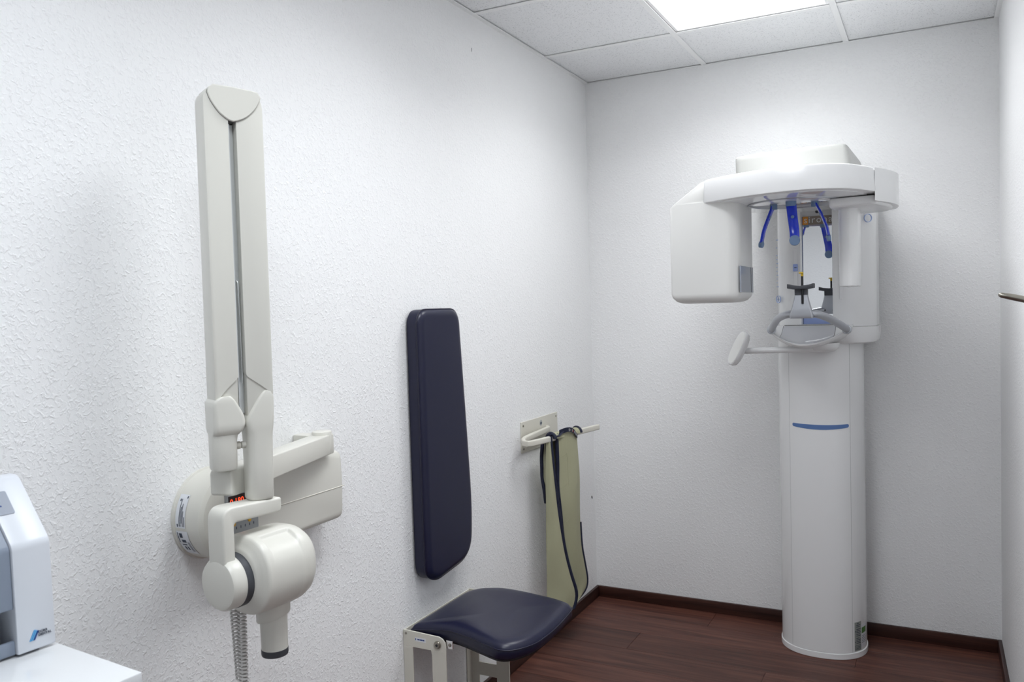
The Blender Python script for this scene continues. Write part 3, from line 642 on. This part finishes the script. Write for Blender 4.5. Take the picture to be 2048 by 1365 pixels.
# coiled lead hanging from the base housing
def coil(c0, c1, R, r, turns, n=14):
    c0, c1 = Vector(c0), Vector(c1); d = (c1 - c0); u, v = frame_of(d)
    T = turns * n
    return tube([c0 + d * (k / T) + (u * cos(2 * pi * k / n) + v * sin(2 * pi * k / n)) * R for k in range(T + 1)], [(r * cos(2 * pi * j / 6), r * sin(2 * pi * j / 6)) for j in range(6)])
obj('coiled_cord', coil((0.218, -2.640, 0.92), (0.214, -2.640, 0.60), 0.0078, 0.0027, 40), M_cord, XR)
obj('coiled_cord', coil((0.200, -2.650, 0.92), (0.203, -2.640, 0.70), 0.0068, 0.0024, 27), M_cord, XR)

# ================================================================ BACKREST PAD
BR = thing('backrest_pad', 'tall navy vinyl backrest pad fixed to the left wall above the folding seat', 'backrest', (0.0, -1.52, 0.585))
bk_o = rounded([(-1.664, 0.612), (-1.60, 0.578), (-1.362, 0.602), (-1.348, 0.78), (-1.367, 1.05), (-1.405, 1.505), (-1.668, 1.505), (-1.667, 1.0)],
               [0.05, 0.06, 0.09, 0.12, 0.2, 0.055, 0.055, 0.1], 8)
bkc = Vector((-1.51, 1.05))
def bkring(x, ins):
    n = len(bk_o); out = []
    for i, p in enumerate(bk_o):
        t = (bk_o[(i + 1) % n] - bk_o[i - 1]).normalized(); nn = Vector((-t.y, t.x))
        if nn.dot(bkc - p) < 0: nn = -nn
        out.append(V(x, *(p + nn * ins)))
    return out
def sunk(bm, ins): return bm
obj('cushion', loft([bkring(0.008, 0.004), bkring(0.010, 0.0), bkring(0.046, 0.0), bkring(0.052, 0.003), bkring(0.0565, 0.008), bkring(0.0595, 0.014), bkring(0.0608, 0.020), bkring(0.0612, 0.026), bkring(0.0612, 0.030)]), M_navy, BR, sharp=60)
obj('piping', tube(bkring(0.0475, -0.0005), 0.0022, closed=True, ref=X), M_piping, BR)
obj('backing_board', loft([bkring(0.0, 0.012), bkring(0.0085, 0.012)]), M_black, BR)

# ================================================================ FOLDING WALL SEAT
SE = thing('folding_wall_seat', 'folding wall seat with navy vinyl cushion on a cream steel bracket', 'seat', (0.08, -1.52, 0.0))
def side_frame(y0, y1, name):
    bm = bmesh.new()
    def fy(p, q, o): return V(p, o, q)
    outer = rounded([(0.0165, 0.060), (0.0165, 0.452), (0.148, 0.447), (0.166, 0.43), (0.166, 0.0), (0.114, 0.0), (0.114, 0.060)], [0, 0.002, 0.02, 0.02, 0.003, 0.003, 0], 5)
    parts = [prism([(0.001, 0.398), (0.001, 0.452), (0.140, 0.4475), (0.1535, 0.442), (0.162, 0.432), (0.165, 0.42), (0.165, 0.398)], fy, y0, y1, 0.0008, 1),
             prism([(0.112, 0.0), (0.165, 0.0), (0.165, 0.3985), (0.108, 0.3985), (0.111, 0.385)], fy, y0, y1, 0.0008, 1),
             box(0.001, 0.037, y0, y1, 0.066, 0.3985, 0.0008, 1), box(0.036, 0.1125, y0, y1, 0.128, 0.178, 0.0008, 1)]
    return obj(name, join(*parts), M_cream2, SE)
side_frame(-1.736, -1.731, 'side_frame'); side_frame(-1.306, -1.301, 'side_frame')
obj('wall_plate', box(0.001, 0.0045, -1.7305, -1.3065, 0.405, 0.450, 0.0008, 1), M_cream2, SE)
obj('wall_flange', box(0.001, 0.005, -1.7305, -1.700, 0.066, 0.40, 0.0008, 1), M_cream2, SE)
obj('wall_flange', box(0.001, 0.005, -1.337, -1.3065, 0.066, 0.40, 0.0008, 1), M_cream2, SE)
obj('hinge_tube', cyl((0.136, -1.7305, 0.418), (0.136, -1.3065, 0.418), 0.010), M_cream2, SE)
nut = obj('hinge_bolt', cyl((0.136, -1.736, 0.422), (0.136, -1.745, 0.422), 0.0125, 0.003), M_steel, SE)
obj('hex_socket', cyl((0.136, -1.7451, 0.422), (0.136, -1.7456, 0.422), 0.005, 0, 6), M_black, nut)
obj('screw', cyl((0.0125, -1.736, 0.441), (0.0125, -1.7385, 0.441), 0.0042, 0.001, 16), M_steel, SE)
obj('screw', cyl((0.005, -1.716, 0.295), (0.010, -1.716, 0.295), 0.0085, 0.002, 16), M_steel, SE)
bl_ = obj('maker_label', box(0.048, 0.089, -1.7364, -1.7358, 0.420, 0.433), M_paper, SE)
for x0, x1, z0 in [(0.0495, 0.052, 0.423), (0.057, 0.066, 0.4245), (0.067, 0.077, 0.4245), (0.078, 0.084, 0.4245)]: obj('print_line', box(x0, x1, -1.7367, -1.7363, z0, z0 + 0.004 + (0.003 if x0 < 0.05 else 0)), M_logo2, bl_)
stp = obj('hinge_bracket', box(0.162, 0.187, -1.7285, -1.7245, 0.411, 0.4375, 0.001, 1), M_chrome, SE)
obj('bracket_screw', cyl((0.176, -1.7285, 0.4235), (0.176, -1.731, 0.4235), 0.0055, 0.0015, 16), M_steel, stp)
obj('hinge_bracket', box(0.162, 0.187, -1.3145, -1.3105, 0.411, 0.4375, 0.001, 1), M_chrome, SE)
# cushion: thick dished pad
so = rounded([(0.022, -1.7225), (0.175, -1.7225), (0.235, -1.738), (0.405, -1.795), (0.462, -1.70), (0.470, -1.55), (0.452, -1.36), (0.40, -1.345), (0.20, -1.322), (0.055, -1.318), (0.022, -1.36)],
             [0.008, 0.03, 0.06, 0.05, 0.1, 0.2, 0.06, 0.05, 0.2, 0.03, 0.03], 6)
sc_ = Vector((0.245, -1.535))
def seatz(p):   # top surface, sagging towards the back and the middle
    x, y = p
    return 0.464 + 0.012 * sin(pi * min(1, max(0, (x - 0.02) / 0.45))) - 0.010 * sstep(0.10 - x, -0.08, 0.06) + 0.0
def sring(ins, dz, mode):
    out = []
    for p in so:
        d = (sc_ - p); q = p + d.normalized() * min(ins, d.length * 0.98)
        z = seatz(q) + dz if mode else 0.432 + dz + 0.0
        out.append(V(q[0], q[1], z))
    return out
rings = [sring(0.03, 0.0, 0), sring(0.006, 0.0, 0), sring(0.0, 0.004, 0), sring(0.0, -0.008, 1), sring(0.003, -0.001, 1), sring(0.010, 0.007, 1), sring(0.022, 0.012, 1), sring(0.040, 0.0135, 1), sring(0.07, 0.012, 1), sring(0.11, 0.009, 1), sring(0.16, 0.007, 1)]
obj('cushion', loft(rings), M_navy, SE, sharp=60)
obj('piping', tube(sring(-0.0005, -0.006, 1), 0.0020, closed=True), M_piping, SE)
obj('seat_board', loft([sring(0.012, -0.008, 0), sring(0.012, 0.001, 0)]), M_black, SE)

# ================================================================ APRON RACK AND APRON
HK = thing('apron_rack', 'cream wall plate with a bent tube arm for hanging the apron', 'wall rack', (0.0, -0.65, 0.88))
pl_ = obj('wall_plate', box(0.0, 0.005, -0.836, -0.460, 0.882, 1.015, 0.001, 1), M_cream2, HK)
for yy, zz in [(-0.818, 0.998), (-0.478, 0.998), (-0.818, 0.899), (-0.478, 0.899)]: obj('screw', cyl((0.005, yy, zz), (0.0075, yy, zz), 0.005, 0.0015, 12), M_steel, pl_)
lg = obj('maker_mark', lathe((0.005, -0.640, 0.988), X, [(0.0135, 0), (0.0135, 0.0004), (0.0115, 0.0004), (0.0115, 0.0002)], 20), M_seamlight, pl_)
obj('mark_blot', prism([(-0.648, 0.988), (-0.640, 0.994), (-0.632, 0.989), (-0.635, 0.981), (-0.645, 0.980)], lambda p, q, o: V(o, p, q), 0.005, 0.0057), M_ink, pl_)
hd = rad(10); hdir = V(sin(hd), cos(hd), 0)
S0 = V(0.072, -0.905, 0.939)
def hb(L): return S0 + hdir * L
pth = [V(0.006, -0.578, 0.956), V(0.0215, -0.60, 0.956), V(0.030, -0.70, 0.955), V(0.036, -0.82, 0.953), V(0.040, -0.875, 0.951), V(0.046, -0.903, 0.948), V(0.058, -0.920, 0.944), V(0.072, -0.919, 0.941), V(0.080, -0.900, 0.9395), V(0.087, -0.86, 0.939)] + [V(0.087, -0.86, 0.939) + hdir * l for l in (0.1, 0.25, 0.40, 0.492)]
prf = [(p[0], p[1]) for p in rounded([(-0.009, -0.0125), (0.009, -0.0125), (0.009, 0.0125), (-0.009, 0.0125)], 0.006, 4)]
obj('tube_arm', tube(pth, prf, fixed=True), M_cream2, HK)
hb0 = V(0.087, -0.86, 0.939)

AP = thing('lead_apron', 'khaki green lead apron with navy trim draped over the rack arm', 'apron', (0.12, -0.67, 0.19))
def curve(pts, n=40):
    """resample (t,z) boundary at n+1 even steps of its arc length"""
    P = [Vector(p) for p in smooth([(a, c, 0) for a, c in pts], 10)]
    L_ = [0]
    for a, c in zip(P, P[1:]): L_.append(L_[-1] + (c - a).length)
    out = []; j = 0
    for k in range(n + 1):
        s = L_[-1] * k / n
        while j < len(L_) - 2 and L_[j + 1] < s: j += 1
        t = (s - L_[j]) / max(1e-9, L_[j + 1] - L_[j]); out.append(P[j].lerp(P[j + 1], t))
    return [(p[0], p[1]) for p in out]
def panel(name, P0, hdg, Lc, Rc, bulge, over=None, trimL=True, trimR=True, phase=0, nu=18, amp=0.0035, trimB=False):
    h = rad(hdg); e = V(sin(h), cos(h), 0); n = V(cos(h), -sin(h), 0); P0 = Vector(P0)
    lc, rc = curve(Lc), curve(Rc); nv = len(lc) - 1
    def S(u, v):
        j = v * nv; i = min(int(j), nv - 1); t = j - i
        a = lc[i][0] + (lc[i + 1][0] - lc[i][0]) * t; za = lc[i][1] + (lc[i + 1][1] - lc[i][1]) * t
        c = rc[i][0] + (rc[i + 1][0] - rc[i][0]) * t; zc = rc[i][1] + (rc[i + 1][1] - rc[i][1]) * t
        o = bulge * sin(pi * u) * (0.35 + 0.65 * sin(pi * min(1, v * 0.9 + 0.1))) + amp * sin(7 * u + 9 * v + phase) * v + amp * 0.6 * sin(17 * v + 3 * u + phase) * (0.3 + 0.7 * (1 - u))
        return P0 + e * (a + (c - a) * u) + n * o + V(0, 0, za + (zc - za) * u)
    pn = obj(name, patch(S, nu, nv, 0.006, lambda u, v: n), M_khaki, AP, sharp=60)
    fp = [(0.0085 * cos(a), 0.0085 * sin(a)) for a in [2 * pi * k / 8 for k in range(8)]]
    if trimL: obj('edge_binding', tube([S(0, k / nv) + n * 0.003 for k in range(nv + 1)], fp, ref=n), M_trim, pn)
    if trimR: obj('edge_binding', tube([S(1, k / nv) + n * 0.003 for k in range(nv + 1)], fp, ref=n), M_trim, pn)
    if trimB: obj('edge_binding', tube([S(k / nu, 1) + n * 0.003 for k in range(nu + 1)], fp, ref=n), M_trim, pn)
    return pn, S, n
# outer flap, room side
pB, SB, nB = panel('front_panel', (0.123, -0.685, 0), 12, 
    [(-0.043, 0.958), (-0.041, 0.884), (-0.037, 0.807), (-0.038, 0.709), (-0.021, 0.574), (0.003, 0.436), (0.030, 0.316), (0.046, 0.220), (0.049, 0.184)],
    [(0.106, 0.957), (0.114, 0.861), (0.123, 0.724), (0.120, 0.521), (0.123, 0.429), (0.140, 0.356), (0.161, 0.271), (0.148, 0.228), (0.085, 0.198)], 0.022, trimR=False, phase=0.5)
# navy binding only on the lower part of its far edge
fp = [(0.0085 * cos(a), 0.0085 * sin(a)) for a in [2 * pi * k / 8 for k in range(8)]]
obj('edge_binding', tube([SB(1, 0.52 + 0.48 * k / 20) + nB * 0.003 for k in range(21)], fp, ref=nB), M_trim, pB)
# saddle over the arm and inner flap on the wall side
def saddle(u, v):
    L_ = 0.108 + 0.202 * u; c = hb0 + hdir * L_; nn = V(cos(hd), -sin(hd), 0)
    if v < 0.4:
        a = pi * (v / 0.4); return c + nn * (0.0185 * cos(a)) + V(0, 0, 0.0185 * sin(a))
    return c - nn * (0.0185 - 0.004 * sin(6 * v + 3 * u)) - V(0, 0, (v - 0.4) / 0.6 * 0.26)
def sad_n(u, v):
    nn = V(cos(hd), -sin(hd), 0)
    if v < 0.4: a = pi * (v / 0.4); return nn * cos(a) + V(0, 0, sin(a))
    return -nn
sad = obj('shoulder_panel', patch(saddle, 10, 26, 0.005, sad_n), M_khaki, AP, sharp=60)
for uu in (0.0, 1.0): obj('edge_binding', tube([saddle(uu, k / 40) + sad_n(uu, k / 40) * 0.003 for k in range(41)], fp, ref=hdir), M_trim, sad)
# woven brand ribbon across the shoulder
def rib(u, v):
    p = SB(0.06 + 0.92 * u, 0.004); z = 0.962 + 0.012 * sin(pi * min(1, u * 1.1)) - 0.034 * u * u
    return p + nB * (0.010 + 0.004 * sin(pi * u)) + V(0, 0, z - p.z + 0.020 * (v - 0.5))
rb = obj('brand_ribbon', patch(rib, 12, 2, 0.002, lambda u, v: nB), M_trim, AP)
for ch, u0, m_ in [('G', 0.36, M_letter), ('I', 0.48, M_letter), ('V', 0.56, M_red), ('A', 0.68, M_letter), ('M', 0.81, M_letter)]:
    p = rib(u0, 0.72); q = rib(u0 + 0.08, 0.72); d = (q - p).normalized(); upv = (rib(u0, 1) - rib(u0, 0)).normalized(); 
    text('lettering', ch, 0.0155, q + nB * 0.0024 + upv * 0.000, -d, -upv, m_, rb)
# near lobe, folded round towards the camera
pA, SA, nA = panel('side_panel', (0.108, -0.761, 0), 50,
    [(-0.020, 0.945), (-0.024, 0.90), (-0.030, 0.763), (-0.030, 0.666), (-0.035, 0.46), (-0.035, 0.351), (-0.037, 0.196)],
    [(-0.004, 0.952), (0.003, 0.847), (0.015, 0.717), (0.029, 0.585), (0.048, 0.453), (0.072, 0.352), (0.094, 0.273), (0.092, 0.229), (0.080, 0.196)], 0.016, trimL=False, phase=2.0)
obj('shoulder_loop', tube([SA(1, 0.0) + nA * 0.003, hb0 + hdir * 0.10 + V(0.0, 0, 0.0165), hb0 + hdir * 0.115 + V(-0.018, 0, 0.010), hb0 + hdir * 0.12 + V(-0.020, 0, -0.04)], [(0.009 * cos(a), 0.003 * sin(a)) for a in [2 * pi * k / 8 for k in range(8)]], ref=hdir), M_trim, pA)
obj('neck_binding', tube(smooth([hb0 + hdir * 0.105 + V(0.012, 0, 0.012), hb0 + hdir * 0.13 + V(0.020, 0, 0.010), hb0 + hdir * 0.155 + V(0.020, 0, 0.022), hb0 + hdir * 0.18 + V(0.014, 0, 0.026)], 5), [(0.010 * cos(a), 0.0035 * sin(a)) for a in [2 * pi * k / 8 for k in range(8)]]), M_trim, pB)
pD, SD, nD = panel('back_panel', (0.07, -0.740, 0), 50,
    [(-0.012, 0.925), (-0.018, 0.845), (-0.016, 0.758), (-0.003, 0.655)], [(0.024, 0.925), (0.022, 0.845), (0.020, 0.758), (0.017, 0.655)], 0.006, trimR=False, phase=1.0, nu=8)
# stitched pocket seams on the front panel
for v0, v1, u0, u1 in [(0.115, 0.30, 0.33, 0.33), (0.14, 0.115, 0.03, 0.33), (0.31, 0.28, 0.05, 0.33), (0.51, 0.48, 0.06, 0.30)]:
    obj('stitch_seam', tube([SB(u0 + (u1 - u0) * k / 8, v0 + (v1 - v0) * k / 8) + nB * 0.0062 for k in range(9)], 0.0009), M_khaki, pB)

# ================================================================ CABINET AND IMAGE-PLATE SCANNER
ang = rad(-5.0)
MD = Matrix.Translation((0.47, -3.092, 0.95)) @ Matrix.Rotation(ang, 4, 'Z')
def T(bm): bmesh.ops.transform(bm, matrix=MD, verts=bm.verts); return bm
CB_ = thing('base_cabinet', 'white glossy cabinet at lower left carrying the scanner', 'cabinet', MD @ V(-0.2, -0.4, -0.95))
obj('worktop', T(box(-0.385, 0.0, -0.95, 0.0, -0.03, 0.0, 0.002)), M_cabinet, CB_)
obj('body', T(box(-0.38, -0.022, -0.945, -0.004, -0.95, -0.03, 0.001, 1)), M_cabinet, CB_)
for k in range(2):
    y1 = -0.006 - k * 0.47
    dr = obj('door', T(box(-0.0215, -0.003, y1 - 0.466, y1, -0.87, -0.036, 0.002)), M_cabinet, CB_)
    obj('handle', T(box(-0.003, 0.022, y1 - 0.30, y1 - 0.17, -0.09, -0.078, 0.003)), M_alu, dr)
SC = thing('image_plate_scanner', 'white desktop scanner with grey visor on the cabinet at the left edge', 'scanner', MD @ V(-0.3, -0.2, 0))
def sf(p, q, o): return MD @ V(p, o, q)
xf = -0.231
sp = [(xf - 0.13, 0.004), (xf, 0.004), (xf - 0.004, 0.182), (xf - 0.095, 0.284), (xf - 0.13, 0.284)]
sr = rounded(sp, [0.004, 0.003, 0.008, 0.012, 0.01], 4)
obj('side_frame', prism(sr, sf, -0.068, -0.006, 0.003, 2, 50), M_devwhite, SC)
obj('side_frame', prism(sr, sf, -0.40, -0.338, 0.003, 2, 50), M_devwhite, SC)
vs_ = [(xf - 0.13, 0.080), (xf - 0.006, 0.080), (xf - 0.008, 0.180), (xf - 0.0965, 0.280), (xf - 0.13, 0.280)]
visor = obj('visor', prism(rounded(vs_, [0, 0.002, 0.006, 0.004, 0], 3), sf, -0.3375, -0.0685, 0.0015, 1, 50), M_greyvisor, SC)
obj('rear_recess', prism([(xf - 0.13, 0.004), (xf - 0.075, 0.004), (xf - 0.075, 0.080), (xf - 0.13, 0.080)], sf, -0.3375, -0.0685), M_recess, SC)
obj('output_tray', prism(rounded([(xf - 0.075, 0.004), (xf - 0.008, 0.004), (xf - 0.008, 0.026), (xf - 0.016, 0.027), (xf - 0.018, 0.010), (xf - 0.075, 0.010)], 0.002, 2), sf, -0.3375, -0.0685), M_greyvisor, SC)
obj('roller', T(cyl((xf - 0.03, -0.30, 0.062), (xf - 0.03, -0.115, 0.062), 0.018, 0.002)), M_devwhite, SC)
obj('foot', T(box(xf - 0.03, xf - 0.01, -0.06, -0.03, 0, 0.004)), M_black, SC)
obj('foot', T(box(xf - 0.12, xf - 0.10, -0.38, -0.35, 0, 0.004)), M_black, SC)
# small touch display on the slope
sd = V(-0.091, 0, 0.102).normalized(); sn = V(0.102, 0, 0.091).normalized()
def slp(o, l, h): return MD @ (V(xf - 0.004, o, 0.182) + sd * l + sn * h)
dsp = obj('display', prism(rounded([(-0.064, 0.062), (-0.064, 0.108), (-0.039, 0.108), (-0.039, 0.062)][::-1], 0.003, 3), lambda p, q, o: slp(p, q, o), -0.001, 0.0012), M_window, SC)
obj('screen_text', prism([(-0.063, 0.078), (-0.055, 0.078), (-0.055, 0.081), (-0.063, 0.081)], lambda p, q, o: slp(p, q, o), 0.001, 0.0014), M_logo2, dsp)
# maker's mark on the front: slanted blue bars and lettering
ux = (MD.to_3x3() @ V(0, 1, 0)); fo = V(xf + 0.0008, 0, 0)
def fr(p, q, o): return MD @ V(xf + o - 0.0005, p, q)
for k, m_ in enumerate((M_logo1, M_logo1, M_logo2)):
    y0 = -0.0495 + k * 0.0032; hgt = 0.0195 - 0.0015 * k
    obj('logo_bar', prism([(y0, 0.0205), (y0 + 0.0025, 0.0205), (y0 + 0.0025 + hgt * 0.42, 0.0205 + hgt * 0.85), (y0 + hgt * 0.42, 0.0205 + hgt * 0.85)], fr, -0.001, 0.0011), m_, SC)
text('lettering', 'DÜRR', 0.0058, MD @ V(xf + 0.0005, -0.0350, 0.0302), ux, Z, M_ink, SC)
text('lettering', 'DENTAL', 0.0058, MD @ V(xf + 0.0005, -0.0350, 0.0250), ux, Z, M_ink, SC)

# ================================================================ METAL HOOK ON THE RIGHT WALL
CH = thing('coat_hook', 'brushed metal hook bar projecting from the right wall', 'hook', (1.78, -1.5, 1.48))
obj('rose', cyl((W, -1.5, 1.478), (W - 0.008, -1.5, 1.478), 0.024, 0.002), M_steel, CH)
hp = [(1.805, -1.5, 1.478), (1.79, -1.5, 1.481), (1.765, -1.5, 1.488), (1.740, -1.5, 1.4945), (1.722, -1.5, 1.4985), (1.7165, -1.5, 1.500), (1.714, -1.5, 1.5005)]
obj('bar', tube(hp, [(0.012 * cos(2 * pi * k / 16), 0.0085 * sin(2 * pi * k / 16)) for k in range(16)], scale=[1, 1, 1, 0.95, 0.8, 0.55, 0.15]), M_steel, CH)
